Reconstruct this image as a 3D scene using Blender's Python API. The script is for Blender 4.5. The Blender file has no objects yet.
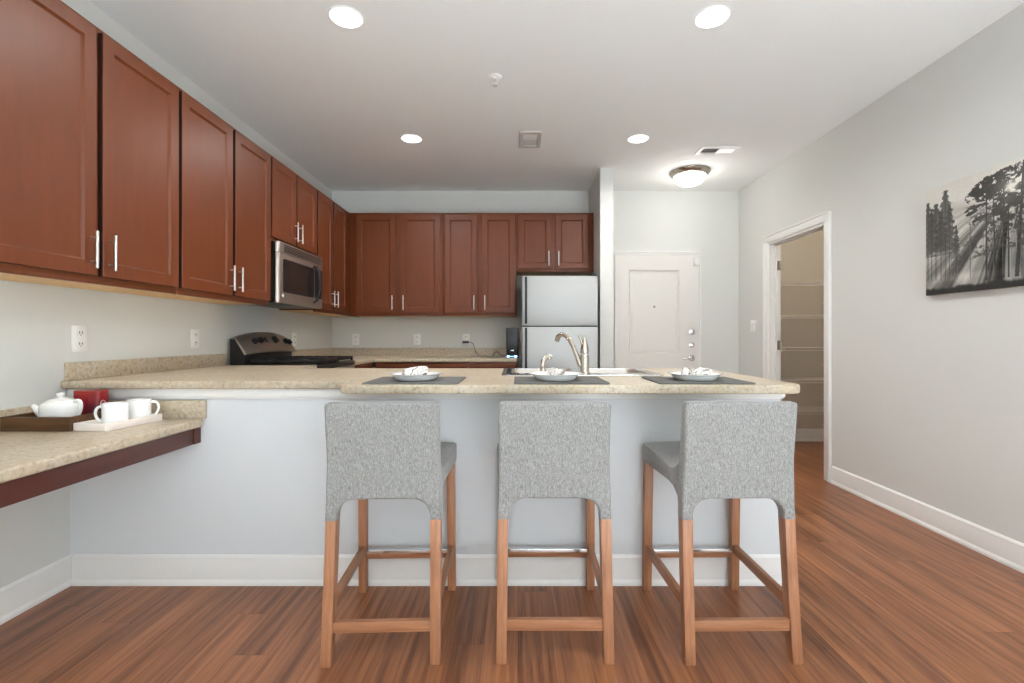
import bpy, bmesh, math, random
import numpy as np
from mathutils import Matrix, Vector
random.seed(7)
SC = bpy.context.scene
COL = SC.collection
R = math.radians

# ------------------------------------------------------------------ camera, world, big lights, exposure
H = 1.13
cd = bpy.data.cameras.new('camera'); cam = bpy.data.objects.new('camera', cd); COL.objects.link(cam)
cd.sensor_width = 36; cd.lens = 480 / 1024 * 36
cd.shift_x = -6 / 1024; cd.shift_y = -4.5 / 1024
cd.clip_start = .05
cam.location = (0, 0, H); cam.rotation_euler = (R(90), 0, 0)
SC.camera = cam
SC.view_settings.view_transform = 'Standard'; SC.view_settings.look = 'None'
SC.view_settings.gamma = 1; SC.view_settings.use_curve_mapping = False
SC.view_settings.exposure = -0.10
SC.cycles.use_denoising = True
SC.cycles.max_bounces = 10; SC.cycles.diffuse_bounces = 6
SC.cycles.sample_clamp_indirect = 60
SC.cycles.caustics_reflective = False; SC.cycles.caustics_refractive = False

w = bpy.data.worlds.new('sky'); SC.world = w; w.use_nodes = True
w.node_tree.nodes['Background'].inputs[0].default_value = (.80, .90, 1, 1)
w.node_tree.nodes['Background'].inputs[1].default_value = 1.0

def area(name, loc, rot, sx, sy, power, color, shape='RECTANGLE', spread=180):
    l = bpy.data.lights.new(name, 'AREA'); l.shape = shape; l.size = sx; l.size_y = sy
    l.energy = power; l.color = color; l.spread = R(spread)
    o = bpy.data.objects.new(name, l); COL.objects.link(o)
    o.location = loc; o.rotation_euler = rot
    return o
CEIL = 2.74
WIN = (.15, 2.30, .20, 2.40)      # big unseen window behind the photographer, added to suit where the daylight comes from
area('window_daylight', ((WIN[0]+WIN[1])/2, -2.95, (WIN[2]+WIN[3])/2), (R(90), 0, 0), WIN[1]-WIN[0], WIN[3]-WIN[2], 68, (.835, .925, 1))
sl = bpy.data.lights.new('sun', 'SUN'); sl.energy = 92; sl.angle = R(1.5); sl.color = (.97, .985, 1)  # added sun; its bounce off the unseen carpet lifts the ceiling
so_ = bpy.data.objects.new('sun', sl); COL.objects.link(so_); so_.rotation_euler = (R(48), 0, R(3))
area('pantry_fill', (3.05, 4.3, CEIL-.02), (0, 0, 0), .3, .3, 9, (1, .90, .78), 'DISK')  # added fill without a fixture, brightens the otherwise dark pantry shelves
LAMPS = [(-.865, 2.415), (.976, 2.415), (-.864, 3.89), (.974, 3.89)]
for (x, y) in LAMPS:
    area('downlight_beam', (x, y, CEIL-.016), (0, 0, 0), .13, .13, 14 if y > 3 else 12, (1, .98, .955), 'DISK', 160)

# ------------------------------------------------------------------ materials
def srgb(r, g, b):
    f = lambda c: (c/255/12.92) if c/255 <= .04045 else ((c/255+.055)/1.055)**2.4
    return (f(r), f(g), f(b), 1)
class NT:
    def __init__(s, name):
        s.m = bpy.data.materials.new(name); s.m.use_nodes = True
        s.t = s.m.node_tree; s.b = s.t.nodes['Principled BSDF']
    def n(s, typ, **kw):
        nd = s.t.nodes.new(typ)
        for k, v in kw.items():
            if k.startswith('i_'):
                key = k[2:]
                nd.inputs[int(key) if key.isdigit() else key.replace('_', ' ')].default_value = v
            else: setattr(nd, k, v)
        return nd
    def l(s, a, b): s.t.links.new(a, b)
    def coords(s, scale=(1, 1, 1), kind='Object', rot=(0, 0, 0)):
        tc = s.n('ShaderNodeTexCoord'); mp = s.n('ShaderNodeMapping')
        mp.inputs['Scale'].default_value = scale; mp.inputs['Rotation'].default_value = rot
        s.l(tc.outputs[kind], mp.inputs[0]); return mp.outputs[0]
    def noise(s, vec, scale, detail=3, rough=.5):
        nd = s.n('ShaderNodeTexNoise'); nd.inputs['Scale'].default_value = scale
        nd.inputs['Detail'].default_value = detail; nd.inputs['Roughness'].default_value = rough
        s.l(vec, nd.inputs['Vector']); return nd.outputs['Fac']
    def ramp(s, fac, stops, interp='LINEAR'):
        nd = s.n('ShaderNodeValToRGB'); cr = nd.color_ramp; cr.interpolation = interp
        while len(cr.elements) < len(stops): cr.elements.new(.5)
        for e, (p, c) in zip(cr.elements, stops): e.position = p; e.color = c
        s.l(fac, nd.inputs[0]); return nd.outputs[0]
    def mix(s, fac, a, b, mode='MIX'):
        nd = s.n('ShaderNodeMix', data_type='RGBA', blend_type=mode)
        for inp, v in ((0, fac), (6, a), (7, b)):
            if isinstance(v, (int, float)): nd.inputs[inp].default_value = v
            elif isinstance(v, tuple): nd.inputs[inp].default_value = v
            else: s.l(v, nd.inputs[inp])
        return nd.outputs[2]
    def bump(s, fac, strength, dist=.002):
        nd = s.n('ShaderNodeBump'); nd.inputs['Strength'].default_value = strength
        nd.inputs['Distance'].default_value = dist
        s.l(fac, nd.inputs['Height']); s.l(nd.outputs[0], s.b.inputs['Normal'])
    def base(s, v):
        if isinstance(v, tuple): s.b.inputs['Base Color'].default_value = v
        else: s.l(v, s.b.inputs['Base Color'])
    def set(s, rough=.5, metal=0, spec=.5, coat=0, sheen=0):
        b = s.b.inputs
        b['Roughness'].default_value = rough; b['Metallic'].default_value = metal
        b['Specular IOR Level'].default_value = spec; b['Coat Weight'].default_value = coat
        b['Sheen Weight'].default_value = sheen
        return s.m
def plain(name, c, rough=.5, metal=0, spec=.5, bump=0, bscale=200, var=.04):
    t = NT(name); v = t.coords()
    f = t.noise(v, bscale, 2)
    c2 = tuple(min(1, x*(1+var)) for x in c[:3]) + (1,); c1 = tuple(x*(1-var) for x in c[:3]) + (1,)
    t.base(t.ramp(f, [(.3, c1), (.7, c2)]))
    if bump: t.bump(f, bump)
    return t.set(rough, metal, spec)
def emit(name, c, s):
    t = NT(name); t.base((.8, .8, .8, 1)); t.b.inputs['Emission Color'].default_value = c
    t.b.inputs['Emission Strength'].default_value = s
    return t.set(.4)

wall_m = plain('painted_wall', srgb(216, 217, 213), .7, 0, .3, .10, 260, .012)
bluewall_m = plain('painted_half_wall', srgb(216, 219, 221), .6, 0, .3, .10, 260, .012)
ceil_m = plain('ceiling_paint', srgb(239, 241, 240), .85, 0, .2, .15, 180, .015)
pantry_m = plain('pantry_paint', srgb(205, 197, 184), .7, 0, .3, .10, 260, .012)
trim_m = plain('white_trim_paint', srgb(233, 232, 229), .35, 0, .5, 0, 60, .01)
door_m = plain('white_door_paint', srgb(226, 224, 219), .45, 0, .5, 0, 60, .012)
plastic_m = plain('white_plastic', srgb(240, 240, 238), .35, 0, .5, 0, 60, .01)
slot_m = plain('dark_slot', srgb(60, 58, 55), .6)
chrome_m = plain('polished_chrome', srgb(225, 225, 225), .12, 1)
nickel_m = plain('brushed_nickel', srgb(196, 188, 176), .26, 1, .5, .03, 400)
pull_m = plain('satin_nickel_pull', srgb(222, 220, 214), .32, 1)
black_m = plain('black_enamel', srgb(22, 22, 23), .3)
iron_m = plain('cast_iron', srgb(24, 24, 25), .55, 0, .5, .2, 300)
glass_m = plain('dark_oven_glass', srgb(38, 33, 30), .12, 0, .5)
ceramic_m = plain('white_ceramic', srgb(240, 240, 238), .12, 0, .5, 0, 40, .01)
traywhite_m = plain('white_lacquer', srgb(240, 232, 226), .4, 0, .5, 0, 40, .01)
birch_m = plain('birch_plywood', srgb(226, 190, 138), .55, 0, .3, 0, 30, .08)

def steel(name, c, scale, rough=.3):
    t = NT(name); v = t.coords(scale)
    f = t.noise(v, 1, 3)
    t.base(t.ramp(f, [(.3, tuple(x*.93 for x in c[:3])+(1,)), (.7, c)]))
    t.bump(f, .03, .001)
    return t.set(rough, 1)
steel_m = steel('brushed_steel', srgb(204, 196, 186), (6, 6, 400), .42)
fridge_m = plain('pale_satin_door', srgb(182, 184, 183), .38, .25, .5, .02, 300, .01)

def cherry():
    t = NT('cherry_stained_wood')
    v = t.coords((14, 14, 1.6))
    f = t.noise(v, 2.2, 5, .6)
    v2 = t.coords((1, 1, 1)); g = t.noise(v2, 3.2, 3, .5)
    c = t.ramp(f, [(.2, srgb(100, 48, 20)), (.8, srgb(115, 57, 25))])
    c = t.mix(t.ramp(g, [(.35, (0, 0, 0, 1)), (.7, (.55, .55, .55, 1))]), c, srgb(112, 58, 31))
    t.base(c); t.bump(f, .03, .001)
    return t.set(.42, 0, .42, 0)
cherry_m = cherry()
edge_m = plain('dark_door_edge', srgb(38, 18, 12), .5)  # near-black colour for the outer sides of the cabinet doors

def floor_mat():
    t = NT('plank_floor')
    tc = t.n('ShaderNodeTexCoord'); sx = t.n('ShaderNodeSeparateXYZ'); t.l(tc.outputs['Object'], sx.inputs[0])
    def mt(op, a, b=None):
        nd = t.n('ShaderNodeMath', operation=op)
        for i, v in enumerate((a, b)):
            if v is None: continue
            if isinstance(v, (int, float)): nd.inputs[i].default_value = v
            else: t.l(v, nd.inputs[i])
        return nd.outputs[0]
    xr = mt('DIVIDE', sx.outputs[0], .127); row = mt('FLOOR', xr)
    wn = t.n('ShaderNodeTexWhiteNoise', noise_dimensions='1D'); t.l(row, wn.inputs['W'])
    yr = mt('ADD', mt('DIVIDE', sx.outputs[1], 1.22), mt('MULTIPLY', wn.outputs['Value'], 7.3)); col_ = mt('FLOOR', yr)
    cb = t.n('ShaderNodeCombineXYZ'); t.l(row, cb.inputs[0]); t.l(col_, cb.inputs[1])
    pn = t.n('ShaderNodeTexWhiteNoise', noise_dimensions='2D'); t.l(cb.outputs[0], pn.inputs['Vector'])
    sc = t.n('ShaderNodeVectorMath', operation='SCALE'); sc.inputs['Scale'].default_value = 23
    t.l(pn.outputs['Color'], sc.inputs[0])
    ad = t.n('ShaderNodeVectorMath', operation='ADD'); t.l(tc.outputs['Object'], ad.inputs[0]); t.l(sc.outputs[0], ad.inputs[1])
    mp = t.n('ShaderNodeMapping'); mp.inputs['Scale'].default_value = (34, 1.2, 1); t.l(ad.outputs[0], mp.inputs[0])
    f = t.noise(mp.outputs[0], 1.6, 6, .62)
    mp2 = t.n('ShaderNodeMapping'); mp2.inputs['Scale'].default_value = (12, .55, 1); t.l(ad.outputs[0], mp2.inputs[0])
    f2 = t.noise(mp2.outputs[0], 1.4, 4, .6)
    c = t.ramp(f, [(.25, srgb(102, 60, 36)), (.5, srgb(153, 98, 64)), (.75, srgb(177, 121, 82))])
    c = t.mix(t.ramp(f2, [(.33, (.8, .8, .8, 1)), (.50, (0, 0, 0, 1))]), c, srgb(88, 48, 30))
    c = t.mix(1.0, c, t.ramp(pn.outputs['Value'], [(0, (.82, .80, .78, 1)), (1, (1.04, 1.04, 1.04, 1))]), 'MULTIPLY')
    fx = mt('FRACT', xr); fy = mt('FRACT', yr)
    ex = mt('MINIMUM', fx, mt('SUBTRACT', 1, fx)); ey = mt('MULTIPLY', mt('MINIMUM', fy, mt('SUBTRACT', 1, fy)), 9.6)
    gap = t.ramp(mt('MINIMUM', ex, ey), [(.004, (.6, .6, .6, 1)), (.011, (0, 0, 0, 1))])
    c = t.mix(gap, c, srgb(64, 34, 22))
    t.base(c); t.bump(f, .05, .001)
    return t.set(.34, 0, .5)
floor_m = floor_mat()

def granite():
    t = NT('speckled_laminate')
    v = t.coords()
    a = t.noise(v, 55, 5, .7); b = t.noise(v, 160, 3, .6); d = t.noise(v, 14, 3, .6)
    c = t.ramp(a, [(.31, srgb(138, 120, 98)), (.45, srgb(184, 170, 148)), (.7, srgb(206, 198, 182))])
    c = t.mix(t.ramp(d, [(.4, (0, 0, 0, 1)), (.65, (.45, .45, .45, 1))]), c, srgb(194, 174, 142))
    c = t.mix(t.ramp(b, [(.30, (.8, .8, .8, 1)), (.38, (0, 0, 0, 1))]), c, srgb(134, 114, 92))
    c = t.mix(t.ramp(b, [(.64, (0, 0, 0, 1)), (.72, (.6, .6, .6, 1))]), c, srgb(222, 216, 203))
    t.base(c)
    return t.set(.36, 0, .45)
granite_m = granite()

def fabric():
    t = NT('heather_grey_fabric')
    v = t.coords((1, 1, 1)); a = t.noise(v, 520, 2, .7)
    v1 = t.coords((1, 1, .28)); b = t.noise(v1, 300, 3, .7)
    m = t.mix(.5, a, b)
    t.base(t.ramp(m, [(.34, srgb(90, 89, 87)), (.5, srgb(141, 140, 138)), (.68, srgb(182, 181, 178))]))
    t.bump(m, .35, .0015)
    return t.set(.9, 0, .2, 0, .25)
fabric_m = fabric()

def wood(name, dark, light, axis='z', rough=.42):
    t = NT(name)
    s = {'z': (60, 60, 3), 'x': (3, 60, 60), 'y': (60, 3, 60)}[axis]
    f = t.noise(t.coords(s), 1.3, 4, .6)
    t.base(t.ramp(f, [(.3, dark), (.7, light)])); t.bump(f, .05, .001)
    return t.set(rough)
legwood_m = wood('oiled_leg_wood', srgb(146, 98, 68), srgb(178, 126, 92))
legwood_x = wood('oiled_rail_wood', srgb(148, 99, 69), srgb(182, 129, 94), 'x')
legwood_y = wood('oiled_side_wood', srgb(146, 98, 68), srgb(178, 126, 92), 'y')
walnut_m = wood('dark_walnut', srgb(66, 42, 22), srgb(98, 66, 36), 'x')
def felt():
    t = NT('grey_felt'); f = t.noise(t.coords(), 320, 3, .7)
    t.base(t.ramp(f, [(.3, srgb(92, 91, 90)), (.7, srgb(126, 125, 123))])); t.bump(f, .5, .002)
    return t.set(.95, 0, .15)
felt_m = felt()
def napkin_mat():
    t = NT('patterned_napkin'); f = t.noise(t.coords(), 20, 1, .4)
    w_ = srgb(226, 222, 216); k = srgb(72, 70, 70)
    t.base(t.ramp(f, [(.0, w_), (.455, w_), (.475, k), (.50, k), (.52, w_), (.62, w_), (.635, k), (.65, w_)]))
    return t.set(.9, 0, .15)
napkin_m = napkin_mat()
def tin_mat():
    t = NT('red_printed_tin'); v = t.coords((1, 1, .35)); f = t.noise(v, 26, 3, .6)
    t.base(t.ramp(f, [(.42, srgb(158, 24, 32)), (.54, srgb(128, 22, 34)), (.64, srgb(74, 28, 44))]))
    return t.set(.3, 0, .5)
tin_m = tin_mat()
tinlid_m = plain('red_tin_lid', srgb(150, 36, 30), .3)
lamp_m = emit('lamp_lens', (1, .97, .92, 1), 5)
dome_m = emit('frosted_dome', (1, .96, .90, 1), 4.5)
led_m = emit('blue_led', (.15, .55, 1, 1), 2.5)
ledw_m = emit('white_led', (.7, .9, 1, 1), 1.6)

# ------------------------------------------------------------------ mesh helpers
class B:
    def __init__(s): s.bm = bmesh.new()
    def add(s, t, mat=None):
        if mat is not None: bmesh.ops.transform(t, matrix=mat, verts=t.verts)
        me = bpy.data.meshes.new('tmp'); t.to_mesh(me); t.free(); s.bm.from_mesh(me); bpy.data.meshes.remove(me)
        return s
    def box(s, x0, y0, z0, x1, y1, z1, bevel=0, seg=2, mat=None):
        t = bmesh.new(); bmesh.ops.create_cube(t, size=1)
        for v in t.verts:
            v.co = Vector(((x0+x1)/2 + v.co.x*(x1-x0), (y0+y1)/2 + v.co.y*(y1-y0), (z0+z1)/2 + v.co.z*(z1-z0)))
        if bevel: bmesh.ops.bevel(t, geom=t.edges[:], offset=bevel, segments=seg, profile=.5, affect='EDGES')
        return s.add(t, mat)
    def loft(s, rings, caps=True, closed=True, mat=None, bevel=0):
        t = bmesh.new(); rs = [[t.verts.new(p) for p in r] for r in rings]; n = len(rs[0])
        for a, b in zip(rs, rs[1:]):
            for i in range(n if closed else n-1):
                j = (i+1) % n; t.faces.new((a[i], a[j], b[j], b[i]))
        if caps: t.faces.new(rs[0][::-1]); t.faces.new(rs[-1])
        if bevel: bmesh.ops.bevel(t, geom=t.edges[:], offset=bevel, segments=2, profile=.5, affect='EDGES')
        return s.add(t, mat)
    def beam(s, p0, p1, w, d, w1=None, d1=None, bevel=.003):
        w1 = w1 or w; d1 = d1 or d
        q = lambda p, w, d: [(p[0]-w/2, p[1]-d/2, p[2]), (p[0]+w/2, p[1]-d/2, p[2]), (p[0]+w/2, p[1]+d/2, p[2]), (p[0]-w/2, p[1]+d/2, p[2])]
        return s.loft([q(p0, w, d), q(p1, w1, d1)], bevel=bevel)
    def tube(s, pts, r, n=14, closed=False, sq=1):
        P = [Vector(p) for p in pts]; m = len(P)
        rr = r if isinstance(r, (list, tuple)) else [r]*m
        rings = []; up = None
        for i, p in enumerate(P):
            if closed: tg = P[(i+1) % m] - P[i-1]
            else: tg = (P[min(i+1, m-1)] - P[max(i-1, 0)])
            tg.normalize()
            if up is None:
                up = Vector((0, 0, 1)) if abs(tg.z) < .9 else Vector((0, 1, 0))
            a = tg.cross(up).normalized(); b = a.cross(tg).normalized(); up = b
            rings.append([p + a*math.cos(2*math.pi*k/n)*rr[i] + b*math.sin(2*math.pi*k/n)*rr[i]*sq for k in range(n)])
        if closed: rings.append(rings[0])
        return s.loft(rings, caps=not closed)
    def cyl(s, c, r, h, axis='z', n=28, r2=None, bevel=0):
        t = bmesh.new(); bmesh.ops.create_cone(t, cap_ends=True, segments=n, radius1=r, radius2=r if r2 is None else r2, depth=h)
        if bevel:
            es = [e for e in t.edges if len(e.link_faces) == 2 and any(len(f.verts) > 4 for f in e.link_faces)]
            bmesh.ops.bevel(t, geom=es, offset=bevel, segments=2, profile=.5, affect='EDGES')
        rot = {'z': Matrix(), 'x': Matrix.Rotation(R(90), 4, 'Y'), 'y': Matrix.Rotation(R(-90), 4, 'X')}[axis]
        return s.add(t, Matrix.Translation(c) @ rot)
    def lathe(s, prof, c=(0, 0, 0), n=40, mat=None):
        rings = [[(c[0]+r*math.cos(2*math.pi*k/n), c[1]+r*math.sin(2*math.pi*k/n), c[2]+z) for k in range(n)] for r, z in prof]
        return s.loft(rings, caps=True, mat=mat)
    def prism(s, outer, holes=(), z0=0, z1=.02, bevel=0, seg=3, mat=None):
        cu = bpy.data.curves.new('tmp', 'CURVE'); cu.dimensions = '2D'; cu.fill_mode = 'BOTH'
        for lp in [outer] + list(holes):
            sp = cu.splines.new('POLY'); sp.points.add(len(lp)-1); sp.use_cyclic_u = True
            for q, p in zip(sp.points, lp): q.co = (p[0], p[1], 0, 1)
        cu.extrude = max((z1-z0)/2 - bevel, 0); cu.bevel_depth = bevel; cu.bevel_resolution = seg; cu.offset = -bevel
        o = bpy.data.objects.new('tmp', cu)
        me = bpy.data.meshes.new_from_object(o)
        t = bmesh.new(); t.from_mesh(me)
        bmesh.ops.remove_doubles(t, verts=t.verts, dist=1e-6)
        bmesh.ops.translate(t, verts=t.verts, vec=(0, 0, (z0+z1)/2))
        bpy.data.objects.remove(o); bpy.data.curves.remove(cu); bpy.data.meshes.remove(me)
        return s.add(t, mat)
    def obj(s, name, mat, parent=None, smooth=35):
        bmesh.ops.recalc_face_normals(s.bm, faces=s.bm.faces)
        me = bpy.data.meshes.new(name); s.bm.to_mesh(me); s.bm.free()
        for p in me.polygons: p.use_smooth = True
        me.set_sharp_from_angle(angle=R(smooth))
        if mat is not None: me.materials.append(mat)
        o = bpy.data.objects.new(name, me); COL.objects.link(o)
        if parent is not None: o.parent = parent
        return o
def tag(o, label=None, cat=None, group=None, kind=None):
    if label: o['label'] = label
    if cat: o['category'] = cat
    if group: o['group'] = group
    if kind: o['kind'] = kind
    return o
def thing(name, label, cat, loc=(0, 0, 0), rz=0, group=None):
    o = bpy.data.objects.new(name, None); COL.objects.link(o); o.empty_display_size = .1
    o.location = loc; o.rotation_euler = (0, 0, rz)
    return tag(o, label, cat, group)
def copy_tree(root, loc, rz, label):
    def cp(o, par):
        c = o.copy(); COL.objects.link(c)
        if par is not None: c.parent = par
        for ch in [x for x in COL.objects if x.parent == o]: cp(ch, c)
        return c
    r = cp(root, None); r.location = loc; r.rotation_euler = (0, 0, rz); r['label'] = label
    return r
def struct(o): o['kind'] = 'structure'; return o
def sbox(name, m, *a, **k): return struct(B().box(*a, **k).obj(name, m))
def rrect(x0, y0, x1, y1, r, n=6):
    out = []
    for cx, cy, a0 in ((x1-r, y1-r, 0), (x0+r, y1-r, 90), (x0+r, y0+r, 180), (x1-r, y0+r, 270)):
        for k in range(n+1):
            a = R(a0 + 90*k/n); out.append((cx + r*math.cos(a), cy + r*math.sin(a)))
    return out
def fillet(pts, rad, n=6):
    """round the corners of a closed polygon; rad: one radius per corner"""
    out = []; m = len(pts)
    for i in range(m):
        p = Vector(pts[i]).to_2d(); a = Vector(pts[i-1]).to_2d(); b = Vector(pts[(i+1) % m]).to_2d(); r = rad[i]
        if r <= 0: out.append(tuple(p)); continue
        u = (a-p).normalized(); v = (b-p).normalized()
        ang = u.angle(v); d = r / math.tan(ang/2); cdir = (u+v).normalized(); c = p + cdir * (r/math.sin(ang/2))
        s0 = p+u*d-c; s1 = p+v*d-c
        a0 = math.atan2(s0.y, s0.x); a1 = math.atan2(s1.y, s1.x); da = (a1-a0+math.pi) % (2*math.pi) - math.pi
        for k in range(n+1): out.append((c.x + r*math.cos(a0+da*k/n), c.y + r*math.sin(a0+da*k/n)))
    return out
def smooth_path(P, sub=4):
    P = [Vector(p) for p in P]; out = []
    for i in range(len(P)-1):
        a, b_, c, d = P[max(i-1, 0)], P[i], P[i+1], P[min(i+2, len(P)-1)]
        for k in range(sub):
            t = k/sub
            out.append(.5*((2*b_) + (c-a)*t + (2*a-5*b_+4*c-d)*t*t + (3*b_-a-3*c+d)*t**3))
    return out + [P[-1]]
XZ = Matrix(((1, 0, 0, 0), (0, 0, 1, 0), (0, 1, 0, 0), (0, 0, 0, 1)))   # prism (x, y, t) -> (x, t, z)
YZ = Matrix(((0, 0, 1, 0), (1, 0, 0, 0), (0, 1, 0, 0), (0, 0, 0, 1)))   # prism (x, y, t) -> (t, y, z)

# ------------------------------------------------------------------ room shell
LW, RW, BW, RB, PX = -2.05, 2.435, 5.29, -3.0, 3.62
sbox('floor', floor_m, LW-.1, RB-.1, -.1, PX+.1, BW+.1, 0)
sbox('floor_bounce_carpet', plain('pale_bounce_carpet', srgb(212, 214, 217), .95, 0, .1, .5, 150), LW+.002, RB+.002, 0, RW-.002, .25, .012)  # unseen carpet added to bounce sunlight up onto the ceiling
sbox('ceiling', ceil_m, LW-.1, RB-.1, CEIL, PX+.1, BW+.1, CEIL+.1)
sbox('wall_left', wall_m, LW-.1, RB, 0, LW, BW, CEIL)
sbox('wall_back', wall_m, LW-.1, BW, 0, RW+.10, BW+.1, CEIL)
b = B()
b.box(RW, RB, 0, RW+.10, 3.80, CEIL); b.box(RW, 4.66, 0, RW+.10, BW, CEIL); b.box(RW, 3.80, 2.04, RW+.10, 4.66, CEIL)
struct(b.obj('wall_right', wall_m))
b = B()
b.box(LW-.1, RB-.1, 0, WIN[0], RB, CEIL); b.box(WIN[1], RB-.1, 0, RW+.10, RB, CEIL)
b.box(WIN[0], RB-.1, 0, WIN[1], RB, WIN[2]); b.box(WIN[0], RB-.1, WIN[3], WIN[1], RB, CEIL)
struct(b.obj('wall_rear', wall_m))
b = B()
for x in (WIN[0]+.03, (WIN[0]+WIN[1])/2, WIN[1]-.03): b.box(x-.03, RB-.08, WIN[2], x+.03, RB-.03, WIN[3])
b.box(WIN[0], RB-.08, WIN[2], WIN[1], RB-.03, WIN[2]+.06); b.box(WIN[0], RB-.08, WIN[3]-.06, WIN[1], RB-.03, WIN[3])
struct(b.obj('window_1', trim_m))
sbox('wall_divider', wall_m, .782, 4.57, 0, .908, BW, CEIL)
# pantry shell
PB = 5.21
sbox('wall_pantry_back', pantry_m, RW+.10, PB, 0, PX, PB+.1, CEIL)
sbox('wall_pantry_right', pantry_m, PX, 3.3, 0, PX+.1, PB+.1, CEIL)
sbox('wall_pantry_front', pantry_m, RW+.10, 3.2, 0, PX+.1, 3.3, CEIL)

def baseboard(name, p0, p1, nrm, h=.135, m=trim_m):
    """moulded skirting along p0-p1, sticking out along nrm"""
    p0 = Vector(p0); p1 = Vector(p1); nv = Vector(nrm)
    prof = [(0, 0), (.020, 0), (.020, .012), (.016, .022), (.013, .026), (.013, h-.030), (.011, h-.022), (.011, h-.012), (.006, h-.003), (.003, h), (0, h)]
    rings = [[(p.x+nv.x*a, p.y+nv.y*a, z) for a, z in prof] for p in (p0, p1)]
    return struct(B().loft(rings).obj(name, m, smooth=20))
PW = 2.198
baseboard('baseboard_left', (LW, RB), (LW, PW), (1, 0))
baseboard('baseboard_right', (RW, RB), (RW, 3.715), (-1, 0))
baseboard('baseboard_right_far', (RW, 4.738), (RW, BW), (-1, 0))
baseboard('baseboard_peninsula', (LW+.02, PW), (1.205, PW), (0, -1))
baseboard('baseboard_back', (2.03, BW), (RW, BW), (0, -1))
baseboard('baseboard_pantry', (RW+.10, PB), (PX, PB), (0, -1))

# peninsula half wall with the white band under the counter
CT = .933; TH = .037
b = B(); b.box(LW, PW, 0, 1.205, PW+.12, CT-TH-.002)
b.box(1.165, PW+.12, 0, 1.205, 3.0, CT-TH-.002)
struct(b.obj('wall_peninsula', bluewall_m))
b = B(); b.box(LW+.001, PW-.022, CT-TH-.040, 1.213, PW, CT-TH, .003); b.box(LW+.001, PW-.014, CT-TH-.048, 1.209, PW, CT-TH-.040, .002)
struct(b.obj('trim_1', trim_m))

# pantry doorway casing (no slab in view, only its hinges)
def casing(name, outer, inner, top_o, top_i):
    pass
b = B()
y0, y1, zt = 3.80, 4.66, 2.04
for (a0, a1) in ((y0-.075, y0), (y1, y1+.075)):
    b.box(RW-.016, a0, 0, RW, a1, zt+.0, .003)
    o0, o1 = (a0, a0+.016) if a0 < y0-.01 else (a1-.016, a1)
    b.box(RW-.024, o0, 0, RW-.012, o1, zt+.075, .003)
b.box(RW-.016, y0-.075, zt, RW, y1+.075, zt+.075, .003)
b.box(RW-.024, y0-.075, zt+.059, RW-.012, y1+.075, zt+.075, .003)
b.box(RW-.002, y0, 0, RW+.105, y0+.018, zt); b.box(RW-.002, y1-.018, 0, RW+.105, y1, zt); b.box(RW-.002, y0, zt-.018, RW+.105, y1, zt)
b.box(RW+.05, y1-.03, 0, RW+.065, y1-.018, zt-.018); b.box(RW+.05, y0+.018, zt-.03, RW+.065, y1-.018, zt-.018)
dw = struct(b.obj('door_2', trim_m))
for z in (1.05, 1.82):
    h = B(); h.box(RW+.07, y1-.021, z-.045, RW+.102, y1-.016, z+.045); h.cyl((RW+.106, y1-.022, z), .007, .094, n=12)
    h.obj('hinge', nickel_m, dw)

# entry door
ED0, ED1, EDZ = 1.056, 1.970, 2.03
dr = struct(thing('door_1', None, None, (0, 0, 0)))
def panel_face(b, x0, z0, x1, z1, y, dep=.010, wd=.022):
    pass
b = B()
# slab front as frame + two recessed moulded panels
PANELS = [(1.205, .943, 1.772, 1.867), (1.205, .20, 1.772, .80)]
b.prism([(ED0, .005), (ED1, .005), (ED1, EDZ), (ED0, EDZ)], [[(p[0], p[1]), (p[0], p[3]), (p[2], p[3]), (p[2], p[1])] for p in PANELS], BW-.045, BW-.022, mat=XZ)
b.box(ED0, BW-.022, .005, ED1, BW-.004, EDZ)
b.obj('slab', door_m, dr)
for p in PANELS:
    q = B()
    rg = lambda i, y: [(p[0]+i, y, p[1]+i), (p[2]-i, y, p[1]+i), (p[2]-i, y, p[3]-i), (p[0]+i, y, p[3]-i)]
    q.loft([rg(0, BW-.022), rg(0, BW-.043), rg(.008, BW-.046), rg(.014, BW-.035), rg(.024, BW-.030), rg(.05, BW-.037), rg(.055, BW-.037)])
    q.obj('panel', door_m, dr, 20)
b = B()
b.box(ED1+.004, BW-.02, 0, ED1+.030, BW, EDZ+.03, .003); b.box(ED0-.030, BW-.02, 0, ED0-.004, BW, EDZ+.03, .003)
b.box(ED0-.030, BW-.02, EDZ+.006, ED1+.030, BW, EDZ+.034, .003)
b.box(ED1+.022, BW-.03, 0, ED1+.036, BW, EDZ+.04, .003); b.box(ED0-.036, BW-.03, EDZ+.026, ED1+.036, BW, EDZ+.040, .003)
b.obj('casing', trim_m, dr)
FY = BW-.045
for z, r in ((1.185, .033), (1.042, .030)):
    B().cyl((1.895, FY-.008, z), r, .016, 'y', bevel=.004).cyl((1.895, FY-.02, z), r*.6, .016, 'y', bevel=.003).box(1.89, FY-.036, z-.018, 1.90, FY-.02, z+.018, .002).obj('deadbolt', chrome_m, dr)
lv = B().cyl((1.895, FY-.006, .899), .033, .012, 'y', bevel=.003).cyl((1.895, FY-.03, .899), .012, .04, 'y')
lv.tube([(1.895, FY-.05, .899), (1.87, FY-.054, .899), (1.83, FY-.052, .897), (1.79, FY-.046, .893)], [.011, .011, .009, .007])
lv.obj('lever_handle', chrome_m, dr)
B().cyl((1.487, FY-.003, 1.460), .011, .008, 'y').obj('peephole', nickel_m, dr)
B().box(1.915, FY-.014, 1.905, 1.975, FY, 1.995, .002).box(1.930, FY-.035, 1.905, 1.968, FY-.012, 1.930, .003).obj('door_guard', trim_m, dr)

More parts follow.
